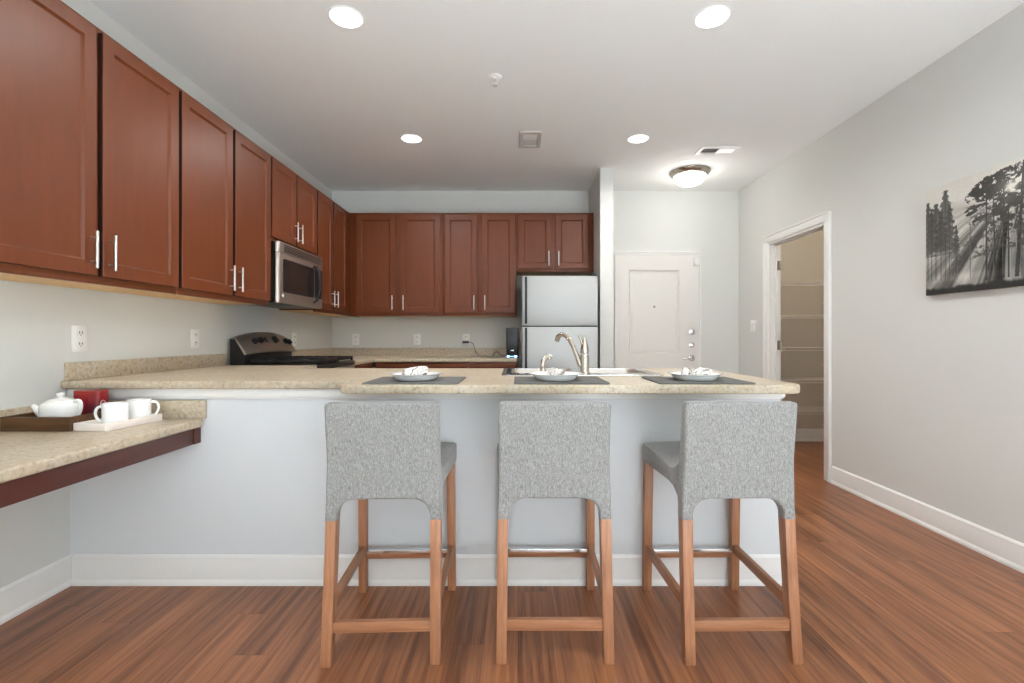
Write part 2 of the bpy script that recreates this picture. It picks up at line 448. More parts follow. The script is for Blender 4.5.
# ------------------------------------------------------------------ wall outlets and switch
def plate_bits(root, w, h, n=1):
    B().box(-w/2, -.007, -h/2, w/2, 0, h/2, .003).obj('cover_plate', plastic_m, root)
def outlet(loc, rz, label, w=.078, h=.122):
    o = thing('wall_outlet', label, 'outlet', loc, rz, 'electrical outlets on the walls')
    plate_bits(o, w, h)
    for s in (-1, 1):
        f = B().prism(rrect(-.017, s*.026-.015, .017, s*.026+.015, .010), (), -.010, -.006, .001, mat=XZ).obj('receptacle', plastic_m, o)
        q = B()
        for dx in (-.007, .007): q.box(dx-.0015, -.0112, s*.026-.002, dx+.0015, -.0095, s*.026+.008)
        q.cyl((0, -.0103, s*.026-.008), .0025, .0015, 'y', 10)
        q.obj('slots', slot_m, f)
    return o
outlet((LW, 2.240, 1.122), R(90), 'white outlet plate on the left wall above the tea tray')
outlet((LW, 3.040, 1.118), R(90), 'white outlet plate on the left wall just before the steel stove')
outlet((LW, 4.390, 1.105), R(90), 'white outlet plate on the left wall just beyond the stove, near the corner')
outlet((-1.787, BW, 1.104), 0, 'white outlet plate on the back wall close to the left corner')
outlet((-1.112, BW, 1.104), 0, 'white outlet plate on the back wall, empty, midway along the counter')
outlet((-.572, BW, 1.104), 0, 'white outlet plate on the back wall holding a black plug')
s = thing('light_switch', 'white double light switch on the right wall beside the pantry doorway', 'light switch', (RW, 4.955, 1.243), R(-90))
plate_bits(s, .118, .122)
for dx in (-.024, .024):
    B().loft([[(dx-.016, -.006, -.033), (dx+.016, -.006, -.033), (dx+.016, -.006, .033), (dx-.016, -.006, .033)],
              [(dx-.0155, -.009, -.0325), (dx+.0155, -.009, -.0325), (dx+.0155, -.014, .0325), (dx-.0155, -.014, .0325)]]).obj('rocker', plastic_m, s)

# ------------------------------------------------------------------ cabinets
def cab_door(root, x0, z0, x1, z1, handle=None, y=-.001, mat=None):
    """five-piece recessed-panel door; front faces local -y"""
    b = B(); t = .020; st = .056
    rg = lambda i, yy: [(x0+i, yy, z0+i), (x1-i, yy, z0+i), (x1-i, yy, z1-i), (x0+i, yy, z1-i)]
    b.loft([rg(0, y), rg(0, y-t+.002), rg(.002, y-t), rg(st, y-t), rg(st+.004, y-t+.005), rg(st+.010, y-t+.009), rg(st+.013, y-t+.009)])
    d = b.obj('door', cherry_m, root, 20)
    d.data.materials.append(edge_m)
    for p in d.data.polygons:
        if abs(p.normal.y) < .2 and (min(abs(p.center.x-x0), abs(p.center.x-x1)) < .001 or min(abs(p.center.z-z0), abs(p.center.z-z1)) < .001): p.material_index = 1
    if handle:
        hx = x0+.030 if handle[0] == 'l' else x1-.030
        hz0 = handle[1]; hz1 = hz0+.150
        h = B().cyl((hx, y-t-.027, (hz0+hz1)/2), .006, hz1-hz0, n=14, bevel=.001)
        for z in (hz0+.027, hz1-.027): h.cyl((hx, y-t-.0135, z), .0045, .027, 'y', 10)
        h.obj('handle', pull_m, d)
    return d
def wall_cabinet(loc, rz, w, d, h, doors, label, hz=.058):
    o = thing('wall_cabinet', label, 'kitchen cabinet', loc, rz, 'upper kitchen cabinets')
    B().box(0, 0, .012, w, d, h, .0015).box(0, 0, 0, w, .020, .013, .001).obj('body', cherry_m, o)
    bp = B().box(.002, .021, .006, w-.002, d-.003, .0125); bp.obj('bottom_panel', birch_m, o)
    for (x0, x1, side) in doors:
        cab_door(o, x0, .031, x1, h-.022, (side, hz))
    return o
FX = -1.74; ZB, ZT = 1.349, 2.412
DL = FX - LW - .001
q90 = R(90)
wall_cabinet((FX, 1.490, ZB), q90, .955, DL, ZT-ZB, [(.010, .471, 'r'), (.499, .945, 'l')], 'tall cherry cabinet on the left wall nearest the camera, over the desk')
wall_cabinet((FX, 2.447, ZB), q90, .903, DL, ZT-ZB, [(.010, .450, 'r'), (.475, .893, 'l')], 'tall cherry cabinet on the left wall just before the microwave')
wall_cabinet((FX, 3.352, 1.803), q90, .764, DL, ZT-1.803, [(.010, .373, 'r'), (.392, .754, 'l')], 'short cherry cabinet right above the microwave')
wall_cabinet((FX, 4.118, ZB), q90, 1.165, DL, ZT-ZB, [(.014, .345, 'r'), (.370, .705, 'l')], 'tall cherry cabinet on the left wall beyond the microwave, at the corner')
YF = 4.960; DB = BW-YF-.001
wall_cabinet((FX+.001, YF, ZB), 0, .952, DB, ZT-ZB, [(.072, .478, 'r'), (.532, .936, 'l')], 'wide cherry cabinet on the back wall in the left corner')
wall_cabinet((-.786, YF, ZB), 0, .770, DB, ZT-ZB, [(.031, .364, 'r'), (.416, .755, 'l')], 'narrower cherry cabinet on the back wall next to the fridge cabinet')
wall_cabinet((-.015, YF, 1.803), 0, .796, DB, ZT-1.803, [(.020, .362, 'r'), (.403, .740, 'l')], 'short cherry cabinet above the refrigerator')

# base cabinets along the back wall
CB = .922   # back counter height
o = thing('base_cabinet', 'cherry base cabinet under the back counter, left of the refrigerator', 'kitchen cabinet', (-1.395, 4.680, 0), 0)
W = 1.385
B().box(0, 0, .10, W, BW-4.680-.002, CB-TH, .0015).box(.0, .07, 0, W, BW-4.680-.002, .10).obj('body', cherry_m, o)
for k in range(3):
    x0 = .02+k*.455; x1 = x0+.435
    for nm, za, zb in (('drawer', .735, .868), ('door', .12, .715)):
        b = B(); rg = lambda i, yy: [(x0+i, yy, za+i), (x1-i, yy, za+i), (x1-i, yy, zb-i), (x0+i, yy, zb-i)]
        st = .03 if nm == 'drawer' else .056
        b.loft([rg(0, 0), rg(0, -.018), rg(.002, -.020), rg(st, -.020), rg(st+.01, -.011), rg(st+.013, -.011)])
        d = b.obj(nm, cherry_m, o, 20)
        if nm == 'drawer':
            h = B().cyl(((x0+x1)/2, -.052, .80), .006, .15, 'x', 14)
            for sx in (-.048, .048): h.cyl(((x0+x1)/2+sx, -.036, .80), .0045, .032, 'y', 10)
        else:
            h = B().cyl((x1-.03, -.052, .61), .006, .15, 'z', 14)
            for sz in (-.048, .048): h.cyl((x1-.03, -.036, .61+sz), .0045, .032, 'y', 10)
        h.obj('handle', pull_m, d)

o = thing('base_cabinet', 'cherry base cabinet in the far corner, just beyond the stove', 'kitchen cabinet', (-1.420, 4.118, 0), q90)
B().box(0, 0, .10, .535, .60, CB-TH, .0015).box(0, .07, 0, .535, .60, .10).obj('body', cherry_m, o)
for nm, za, zb in (('drawer', .735, .868), ('door', .12, .715)):
    b = B(); rg = lambda i, yy: [(.02+i, yy, za+i), (.50-i, yy, za+i), (.50-i, yy, zb-i), (.02+i, yy, zb-i)]
    st = .03 if nm == 'drawer' else .056
    b.loft([rg(0, 0), rg(0, -.018), rg(.002, -.020), rg(st, -.020), rg(st+.01, -.011), rg(st+.013, -.011)])
    d = b.obj(nm, cherry_m, o, 20)
    if nm == 'drawer':
        h = B().cyl((.26, -.047, .80), .006, .15, 'x', 14)
        for sx in (-.048, .048): h.cyl((.26+sx, -.0335, .80), .0045, .027, 'y', 10)
    else:
        h = B().cyl((.05, -.047, .61), .006, .15, 'z', 14)
        for sz in (-.048, .048): h.cyl((.05, -.0335, .61+sz), .0045, .027, 'y', 10)
    h.obj('handle', pull_m, d)

# ------------------------------------------------------------------ counters
SX0, SX1, SY0, SY1 = -.085, .738, 2.405, 2.945
outer = [(LW+.001, 2.150), (-.742, 2.150), (-.742, 1.962), (1.185, 1.962), (1.185, 3.03), (-1.40, 3.03), (-1.40, 3.352), (LW+.001, 3.352)]
outer = fillet(outer, [0, .012, .05, .075, .03, .02, .01, 0])
wt = thing('peninsula_countertop', 'speckled beige laminate counter of the breakfast bar, running back to the stove', 'countertop', (0, 0, 0))
B().prism(outer, [rrect(SX0+.02, SY0+.02, SX1-.02, SY1-.02, .03)[::-1]], CT-TH, CT, .008, 3).obj('worktop', granite_m, wt)
B().box(LW+.001, 2.165, CT-.001, LW+.020, 3.352, 1.014, .003).obj('backsplash', granite_m, wt)
wt = thing('corner_countertop', 'speckled beige laminate counter in the far corner along the back wall', 'countertop', (0, 0, 0))
outer = fillet([(LW+.001, 4.116), (-1.40, 4.116), (-1.40, 4.655), (-.003, 4.655), (-.003, BW-.001), (LW+.001, BW-.001)], [0, .01, .02, .01, 0, 0])
B().prism(outer, (), CB-TH, CB, .008, 3).obj('worktop', granite_m, wt)
B().box(LW+.001, 4.116, CB-.001, LW+.020, BW-.001, 1.012, .003).box(LW+.02, BW-.020, CB-.001, -.003, BW-.001, 1.012, .003).obj('backsplash', granite_m, wt)
# desk
DZ = .760; DX = -1.432
wt = thing('desk_counter', 'low speckled laminate desk on the left wall with a cherry front rail', 'desk', (0, 0, 0))
outer = fillet([(LW+.001, .70), (DX, .70), (DX, PW-.002), (LW+.001, PW-.002)], [0, .02, .02, 0])
B().prism(outer, (), DZ-.038, DZ, .010, 4).obj('worktop', granite_m, wt)
B().box(LW+.020, PW-.021, DZ-.001, DX+.010, PW-.002, .842, .003).box(LW+.001, .70, DZ-.001, LW+.020, PW-.002, .842, .003).obj('backsplash', granite_m, wt)
B().box(DX-.042, .72, DZ-.112, DX-.022, PW-.050, DZ-.038, .002).box(DX-.043, PW-.046, DZ-.112, DX-.018, PW-.002, DZ-.038, .002).obj('apron', plain('dark_cherry_rail', srgb(84, 40, 30), .4), wt)
# ------------------------------------------------------------------ sink + faucet + sprayer
sk = thing('kitchen_sink', 'double stainless steel sink set in the breakfast bar', 'sink', (0, 0, CT))
bas = [(-.035, .305), (.355, .690)]; by0, by1 = 2.525, 2.905
B().prism(rrect(SX0, SY0, SX1, SY1, .03), [rrect(a, by0, c, by1, .05)[::-1] for a, c in bas], .0005, .007, .002, 2).obj('rim', chrome_m, sk)
for a, c in bas:
    rings = []
    for ins, z in ((-.003, .006), (.0, -.01), (.012, -.15), (.03, -.172), (.08, -.176)):
        rings.append([(x, y, z) for x, y in rrect(a+ins, by0+ins, c-ins, by1-ins, max(.05-ins*.3, .02))])
    q = B().loft(rings, caps=False); t = q.bm
    t.verts.ensure_lookup_table(); n = len(rings[0]); t.faces.new(t.verts[-n:])
    bo = q.obj('basin', steel_m, sk)
    B().cyl(((a+c)/2, (by0+by1)/2, -.174), .045, .006, n=28, bevel=.002).obj('drain', chrome_m, bo)
def ray(px, py, Y): return ((px-518)*Y/480, Y, H+(337-py)*Y/480)
fc = thing('kitchen_faucet', 'tall curved brushed nickel faucet at the sink, with single lever', 'faucet', (.343, 2.468, CT+.007))
fo = Vector(fc.location)
def rel(p): return tuple(Vector(p)-fo)
B().lathe([(.030, 0), (.030, .005), (.024, .010), (.0225, .02), (.0225, .098), (.020, .101), (.020, .104)]).obj('body', nickel_m, fc)
hd = B().lathe([(.0215, .106), (.0225, .112), (.021, .130), (.0165, .150), (.010, .172), (.004, .192), (.001, .196)])
hd.tube([(-.006, 0, .125), (-.013, -.002, .150), (-.018, -.002, .172), (-.026, -.002, .190), (-.030, -.002, .199)], [.007, .0065, .006, .006, .007], 12)
hd.obj('lever_handle', nickel_m, fc)
sp = [rel(ray(*p)) for p in ((580.5, 366, 2.475), (577.5, 357, 2.485), (573.5, 347, 2.50), (569.5, 339.5, 2.53), (565.5, 335.4, 2.56), (561.5, 334.4, 2.59), (558.3, 336.6, 2.61), (556.9, 341, 2.62))]
B().tube(sp, [.014, .013, .012, .0115, .0115, .012, .013, .0135], 16).obj('spout', nickel_m, fc)
sr = thing('sink_sprayer', 'small bent nickel side sprayer left of the faucet', 'sprayer', (.128, 2.468, CT+.007))
so = Vector(sr.location)
B().lathe([(.022, 0), (.022, .006), (.015, .012), (.013, .03)]).obj('base', nickel_m, sr)
B().tube([(0, 0, .02), (-.001, 0, .045), (.002, .004, .065), (.012, .010, .080), (.028, .018, .088), (.042, .024, .087)], [.010, .0125, .0125, .012, .0125, .014], 14).obj('head', nickel_m, sr)

# ------------------------------------------------------------------ place settings
def placemat(cx, cy, rz, label):
    o = B().prism(rrect(-.2, -.163, .2, .163, .012), (), 0, .006, .0015, 2).obj('placemat', felt_m)
    o.location = (cx, cy, CT+.0005); o.rotation_euler = (0, 0, rz)
    return tag(o, label, 'placemat', 'grey placemats on the breakfast bar')
MY = 2.150
placemat(-.449, MY, 0, 'grey felt placemat in front of the left stool')
placemat(.183, MY, 0, 'grey felt placemat in front of the middle stool')
placemat(.790, MY, R(-1), 'grey felt placemat at the right end of the bar')
PROF = [(.078, 0), (.083, .0), (.086, .002), (.093, .008), (.099, .017), (.102, .0215), (.118, .0262), (.119, .0280), (.116, .0286), (.101, .0245), (.096, .020), (.088, .010), (.078, .006)]
def dplate(cx, label, first=None):
    if first is None: o = B().lathe(PROF, n=56).obj('dinner_plate', ceramic_m)
    else: o = first.copy(); COL.objects.link(o)
    o.location = (cx, MY, CT+.007)
    return tag(o, label, 'plate', 'white plates on placemats')
p0 = dplate(-.455, 'white rimmed plate on the left placemat, holding a rolled napkin')
dplate(.168, 'white rimmed plate on the middle placemat, in front of the faucet', p0)
dplate(.793, 'white rimmed plate on the right placemat near the bar end', p0)
def spiral_roll(L, r0, turns=2.6, flare=None, th=.0022, n=70, m=10, sq=.9):
    """rolled cloth: spiral section swept along x, with thickness; flare(u) scales the radius"""
    b = B(); outl = []
    for k in range(n):
        a = 2*math.pi*turns*k/(n-1); r = r0*(.22+.78*k/(n-1)); outl.append((a, r))
    rings = []; m = 18
    for i in range(m+1):
        u = i/m; f = (flare(u) if flare else 1)*(.62+.38*math.sin(math.pi*min(max(u, .015), .985))**.45)
        off = L*.06*math.sin(u*3.1)
        ring = [((u-.5)*L + .004*math.sin(a*1.0), math.cos(a)*r*f, math.sin(a)*r*f*sq) for a, r in outl]
        ring += [((u-.5)*L + .004*math.sin(a*1.0), math.cos(a)*(r-th)*f, math.sin(a)*(r-th)*f*sq) for a, r in reversed(outl)]
        rings.append(ring)
    return b.loft(rings)
def napkin(cx, cy, rz, label, L, r0, tilt=0, flare=None, z=.0305, ring=None):
    b = spiral_roll(L, r0, flare=flare)
    o = b.obj('napkin', napkin_m, smooth=60)
    o.location = (cx, cy, CT+.007+z); o.rotation_euler = (0, tilt, rz)
    tag(o, label, 'napkin', 'patterned cloth napkins')
    return o
napkin(-.462, MY, R(40), 'white napkin with grey pattern rolled loosely on the left plate', .112, .031, R(-4), lambda u: .92+.16*u, .032)
napkin(.172, MY, R(-62), 'white napkin with grey pattern rolled with its open end forward on the middle plate', .10, .026, 0, lambda u: .9+.2*(1-u), .031)
n3 = napkin(.797, MY, R(-6), 'white napkin with grey pattern pinched like a bow on the right plate', .122, .025, R(2), lambda u: 1.22-.75*math.exp(-((u-.28)/.13)**2)-.15*u, .033)
B().tube([(-.027, .0155*math.cos(a), .0145*math.sin(a)) for a in [2*math.pi*k/20 for k in range(20)]], .0045, 10, True).obj('napkin_ring', nickel_m, n3)

# ------------------------------------------------------------------ desk items
TZ = DZ
def tray(name, x0, y0, x1, y1, h, th, m, loc, rz, label):
    b = B(); b.prism(rrect(x0, y0, x1, y1, .004, 3), (), 0, .006, .001)
    b.prism(rrect(x0, y0, x1, y1, .004, 3), [rrect(x0+th, y0+th, x1-th, y1-th, .003, 3)[::-1]], .005, h, .0015)
    o = b.obj(name, m); o.location = loc; o.rotation_euler = (0, 0, rz)
    return tag(o, label, 'tray')
tray('serving_tray', 0, 0, .276, .256, .056, .010, walnut_m, (-2.027, 1.876, TZ+.0005), 0, 'dark walnut tray on the desk holding the teapot and red tin')
tray('serving_tray', -.080, 0, .066, .262, .030, .007, traywhite_m, (-1.672, 1.880, TZ+.0005), R(-6), 'white lacquered tray on the desk holding two mugs')
# teapot
tp = thing('teapot', 'squat white ceramic teapot with knobbed lid in the dark tray', 'teapot', (-1.892, 1.985, TZ+.007))
B().lathe([(.054, 0), (.0585, .003), (.0625, .020), (.0645, .050), (.0655, .072), (.064, .084), (.058, .093), (.046, .099), (.044, .099)], n=48).obj('body', ceramic_m, tp)
ld = B().lathe([(.049, .0975), (.049, .101), (.034, .107), (.018, .110), (.008, .1115), (.008, .115), (.0125, .120), (.014, .126), (.012, .131), (.005, .1335), (.001, .134)], n=40)
ld.obj('lid', ceramic_m, tp)
B().tube([(-.050, -.016, .046), (-.063, -.020, .054), (-.073, -.023, .066), (-.081, -.026, .078), (-.087, -.028, .083)], [.022, .0175, .0135, .0105, .0095], 16).obj('spout', ceramic_m, tp)
B().tube(smooth_path([(.056, .0, .094), (.070, .0, .101), (.082, .0, .096), (.086, .0, .076), (.081, .0, .054), (.072, .0, .038), (.058, .0, .028)], 3), .0062, 14).obj('handle', ceramic_m, tp)
# tin
tn = thing('tea_tin', 'red printed tin box with a lid, behind the teapot', 'tin', (-1.858, 2.090, TZ+.007), R(2))
B().prism(rrect(-.056, -.030, .056, .030, .012), (), 0, .118, .002).obj('box', tin_m, tn)
B().prism(rrect(-.0575, -.0315, .0575, .0315, .017), (), .114, .131, .003).obj('lid', tinlid_m, tn)
em = B().tube([(.0563, -.008+.013*math.cos(a), .072+.017*math.sin(a)) for a in [2*math.pi*k/28 for k in range(28)]], .0010, 6, True)
em.tube([(.0563, -.0165+.0017*k, .0715+.0032*math.sin(k*1.9)) for k in range(11)], .0009, 6)
em.obj('emblem', plastic_m, tn)
# mugs
def mug(loc, rz, label, first=None):
    if first is not None: return copy_tree(first, loc, rz, label)
    o = thing('mug', label, 'mug', loc, rz, 'white mugs in the white tray')
    B().lathe([(.032, 0), (.038, .002), (.0415, .010), (.0425, .030), (.043, .092), (.0418, .094), (.040, .092), (.0395, .03), (.037, .010), (.027, .007)], n=44).obj('cup', ceramic_m, o)
    B().tube(smooth_path([(.039, 0, .076), (.052, 0, .080), (.063, 0, .073), (.068, 0, .055), (.064, 0, .037), (.054, 0, .024), (.039, 0, .021)], 3), .0052, 14).obj('handle', ceramic_m, o)
    return o
m0 = mug((-1.642, 1.957, TZ+.0075), R(195), 'white mug at the front of the white tray, handle to the left')
mug((-1.638, 2.075, TZ+.0075), R(30), 'white mug at the back of the white tray, handle to the right', m0)

# ------------------------------------------------------------------ range
RY0, RY1 = 3.358, 4.112
rg_ = thing('gas_range', 'black and steel gas stove standing between the counters on the left wall', 'stove', (0, 0, 0))
B().box(LW+.025, RY0, .02, -1.43, RY1, .905, .004).obj('body', black_m, rg_)
B().box(-1.43, RY0+.004, .20, -1.40, RY1-.004, .80, .006).obj('oven_door', steel_m, rg_)
B().box(-1.43, RY0, .81, -1.397, RY1, .893, .006).obj('front_panel', steel_m, rg_)
B().box(LW+.10, RY0, .895, -1.393, RY1, .930, .004).obj('cooktop', black_m, rg_)
B().box(LW+.12, RY0+.015, .928, -1.405, RY1-.015, .938, .003).obj('burner_pan', black_m, rg_)
for ga, gb in ((RY0+.035, (RY0+RY1)/2-.006), ((RY0+RY1)/2+.006, RY1-.035)):
    b = B(); xs0, xs1 = LW+.16, -1.410; th = .008
    for x in (xs0, xs1): b.box(x-th, ga, .948, x+th, gb, .970, .003)
    for y in (ga, gb): b.box(xs0, y-th+(.007 if y == ga else -.007), .948, xs1, y+th+(.007 if y == ga else -.007), .970, .003)
    xm = (xs0+xs1)/2; ym = (ga+gb)/2
    b.box(xm-th, ga, .950, xm+th, gb, .970, .003)
    for x in ((xs0+xm)/2, (xs1+xm)/2):
        b.box(x-.006, ga, .952, x+.006, ga+.115, .972, .002); b.box(x-.006, gb-.115, .952, x+.006, gb, .972, .002)
        b.box(x-.115, ym-.006, .952, x-.03, ym+.006, .972, .002); b.box(x+.03, ym-.006, .952, x+.115, ym+.006, .972, .002)
    for x in (xs0, xs1):
        for y in (ga+.01, gb-.01): b.box(x-.008, y-.008, .938, x+.008, y+.008, .955, .002)
    b.obj('burner_grate', iron_m, rg_)
    for x in ((xs0+xm)/2, (xs1+xm)/2):
        B().cyl((x, ym, .945), .042, .012, bevel=.002).cyl((x, ym, .953), .032, .008, bevel=.002).obj('burner', iron_m, rg_)
# backguard: arched slanted control panel over a black riser
bg0, bg1 = RY0, RY1
b = B()
n = 16; top = []
for k in range(n+1):
    u = k/n; top.append((bg0+(bg1-bg0)*u, 1.122+.048*(1-(2*u-1)**2)))
def cz(y): 
    u = (y-bg0)/(bg1-bg0); return .030*math.sin(math.pi*u)
rf = []  # ring per y: slanted face section
for y, zt in top:
    zb = 1.005 + .012*(1-(2*(y-bg0)/(bg1-bg0)-1)**2)
    rf.append([(-1.905+cz(y)*.6, y, zb), (-1.900+cz(y)*.6, y, zb+.010), (-1.972+cz(y)*.3, y, zt-.006), (-1.982+cz(y)*.3, y, zt), (-2.012, y, zt), (-2.012, y, zb)])
b.loft(rf); b.obj('control_panel', steel_m, rg_)
B().prism([(-2.015, .936), (-1.915, .936), (-1.912, 1.000), (-1.982, 1.116), (-2.015, 1.116)], (), RY0-.001, RY0+.012, 0, mat=Matrix(((1,0,0,0),(0,0,1,0),(0,1,0,0),(0,0,0,1)))).box(-2.015, RY0+.004, .930, -1.935, RY1-.004, 1.015).obj('backguard', black_m, rg_)
def knobpos(y, f):
    u = (y-bg0)/(bg1-bg0); zb = 1.005+.012*(1-(2*u-1)**2)+.010; zt = 1.122+.048*(1-(2*u-1)**2)-.006
    p0 = Vector((-1.900+cz(y)*.6, y, zb)); p1 = Vector((-1.972+cz(y)*.3, y, zt))
    d = (p1-p0).normalized(); nrm = Vector((d.z, 0, -d.x)).normalized()
    return p0.lerp(p1, f), nrm
for y, r in ((3.515, .024), (3.592, .024), (3.800, .030), (3.985, .024), (4.050, .024)):
    p, nn = knobpos(y, .58)
    q = Vector((0, 0, 1)).rotation_difference(nn).to_matrix().to_4x4()
    t = B(); t.cyl((0, 0, .005), r, .010, bevel=.002); t.cyl((0, 0, .014), r*.8, .012, bevel=.002); t.box(-r*.85, -.005, .016, r*.85, .005, .028, .002)
    bmesh.ops.transform(t.bm, matrix=Matrix.Translation(p) @ q @ Matrix.Rotation(R(25), 4, 'Z'), verts=t.bm.verts)
    t.obj('knob', black_m, rg_)
p, nn = knobpos(3.672, .60)
q = Vector((0, 0, 1)).rotation_difference(nn).to_matrix().to_4x4()
B().box(-.022, -.006, -.001, .022, .006, .006, .002, mat=Matrix.Translation(p) @ q).obj('rocker_switch', black_m, rg_)

# ------------------------------------------------------------------ microwave
mw = thing('microwave_oven', 'steel over-the-range microwave hung between the cherry cabinets', 'microwave', (-1.672, 3.356, 1.372), q90)
MWW, MWD, MWH = .758, .374, .432
B().box(0, .022, 0, MWW, MWD, MWH, .003).obj('body', black_m, mw)
fr = B()
sec = lambda z: None
front = fillet([(0, .040), (0, 0), (MWW, 0), (MWW, .040)], [0, .022, .022, 0])
fr.prism(front, (), 0, .352, .002, mat=None); fr.prism(front, (), .356, MWH, .002)
fr.obj('front_panel', steel_m, mw)
gv = B()
for k in range(5): gv.box(.075, -.0015, .368+k*.0115, MWW-.030, .004, .374+k*.0115, .001)
gv.obj('vent_grille', black_m, mw)
B().prism(rrect(.085, .095, .505, .300, .022), (), -.0015, .004, 0, mat=XZ).obj('window', glass_m, mw)
B().prism(rrect(.060, .078, .575, .318, .022), [rrect(.085, .095, .505, .300, .022)[::-1]], -.0025, .004, 0, mat=XZ).obj('window_surround', black_m, mw)
B().prism(rrect(.590, .078, .740, .318, .014), (), -.0025, .004, 0, mat=XZ).obj('keypad', black_m, mw)
B().tube([(.560, -.002, .330), (.567, -.022, .322), (.582, -.040, .290), (.588, -.048, .215), (.578, -.046, .120), (.560, -.030, .055), (.548, -.004, .035)], [.010, .011, .012, .013, .012, .010, .008], 14).obj('handle', black_m, mw)
em = B().cyl((.058, -.001, .052), .013, .003, 'y', 24); em.obj('emblem', plastic_m, mw)

# ------------------------------------------------------------------ refrigerator
FXL, FXR, FYF = .036, .752, 4.50
fg = thing('refrigerator', 'pale satin top-freezer refrigerator beside the divider wall', 'refrigerator', (0, 0, 0))
B().box(FXL+.004, FYF+.075, .02, FXR-.002, 5.24, 1.685, .006).obj('body', plain('dark_fridge_side', srgb(52, 52, 54), .45), fg)
DVZ = 1.228
def fdoor(z0, z1):
    d = B().prism(rrect(FXL, FYF, FXR, FYF+.070, .016), (), z0, z1, .005, 2).obj('door', fridge_m, fg)
    b = B().box(FXL+.028, FYF-.004, z0+.02, FXL+.050, FYF+.004, z1-.008, .002)
    b.box(FXL+.030, FYF-.026, z0+.05, FXL+.046, FYF-.010, z1-.05, .004)
    b.box(FXL+.028, FYF-.024, z1-.075, FXL+.050, FYF+.002, z1-.008, .004); b.box(FXL+.028, FYF-.024, z0+.02, FXL+.050, FYF+.002, z0+.085, .004)
    b.obj('handle', black_m, d)
fdoor(.12, DVZ-.004); fdoor(DVZ+.007, 1.702)
B().box(FXL+.01, FYF+.01, DVZ-.008, FXR-.006, FYF+.075, DVZ+.009).obj('gasket', black_m, fg)
B().box(FXL+.02, FYF+.05, .02, FXR-.02, FYF+.09, .118).obj('kick_grille', black_m, fg)
B().box(FXR-.075, FYF+.005, 1.700, FXR-.015, FYF+.06, 1.715, .003).obj('hinge_cover', black_m, fg)

# ------------------------------------------------------------------ router with plug and cord
rt = thing('internet_router', 'black upright router with glowing blue base on the back counter', 'router', (-.056, 4.800, CB))
B().prism(rrect(-.061, -.05, .061, .05, .010), (), .030, .298, .004).obj('case', black_m, rt)
B().prism(rrect(-.063, -.053, .063, .053, .012), (), 0, .030, .003).obj('base', plain('blue_base', srgb(30, 90, 160), .4), rt)
b = B()
for x in (-.040, .030): b.box(x-.012, -.056, .006, x+.012, -.052, .026, .002)
b.obj('base_light', ledw_m, rt)
B().box(-.056, -.0545, .0135, .056, -.0525, .018).obj('light_strip', led_m, rt)
B().box(-.016, -.052, .072, -.004, -.0495, .078, .001).cyl((.006, -.0508, .075), .0065, .0022, 'y', 16).obj('mark', ledw_m, rt)
cdv = thing('power_adapter', 'black plug in the back wall outlet with its cord trailing to the router', 'power cord', (-.572, BW-.012, 1.075))
B().box(-.036, -.035, -.014, .036, 0, .012, .004).obj('plug', black_m, cdv)
pts = [(.036, -.018, 0), (.060, -.022, -.004), (.085, -.030, -.022), (.098, -.055, -.060), (.110, -.075, -.095), (.135, -.105, -.125), (.165, -.14, -.146), (.185, -.20, -.1485), (.22, -.24, -.145), (.25, -.27, -.1495), (.30, -.31, -.1495), (.315, -.33, -.142), (.325, -.35, -.115), (.35, -.37, -.098), (.375, -.39, -.100), (.385, -.42, -.115), (.40, -.445, -.128), (.446, -.46, -.133)]
B().tube(smooth_path(pts), .0032, 8).obj('cord', black_m, cdv)

# ------------------------------------------------------------------ ceiling fittings
for i, (x, y) in enumerate(LAMPS):
    lab = ['round recessed ceiling light nearest on the left, above the bar', 'round recessed ceiling light nearest on the right, above the bar', 'round recessed ceiling light farther back, in front of the microwave', 'round recessed ceiling light farther back, closest to the dome lamp'][i]
    if i == 0:
        l0 = thing('recessed_light', lab, 'ceiling light', (x, y, CEIL), 0, 'recessed ceiling lights')
        B().lathe([(.077, 0), (.086, 0), (.087, -.003), (.084, -.006), (.078, -.006), (.077, -.003)], n=48).obj('trim_ring', plastic_m, l0)
        B().lathe([(.078, -.002), (.075, -.006), (.04, -.010), (.001, -.011)], n=40).obj('lens', lamp_m, l0)
    else: copy_tree(l0, (x, y, CEIL), 0, lab)
fl = thing('dome_ceiling_light', 'round frosted dome light with nickel ring near the entry door', 'ceiling light', (1.672, 4.675, CEIL))
B().lathe([(.190, 0), (.192, -.006), (.184, -.024), (.162, -.040), (.150, -.046), (.142, -.040), (.142, 0)], n=56).obj('ring', nickel_m, fl)
B().lathe([(.148, -.040), (.146, -.055), (.134, -.085), (.108, -.112), (.07, -.130), (.03, -.138), (.001, -.139)], n=48).obj('dome', dome_m, fl)
l = bpy.data.lights.new('dome_bulb', 'POINT'); l.energy = 6; l.color = (1, .965, .92); l.shadow_soft_size = .10
lo = bpy.data.objects.new('dome_bulb', l); COL.objects.link(lo); lo.location = (1.672, 4.675, CEIL-.26)

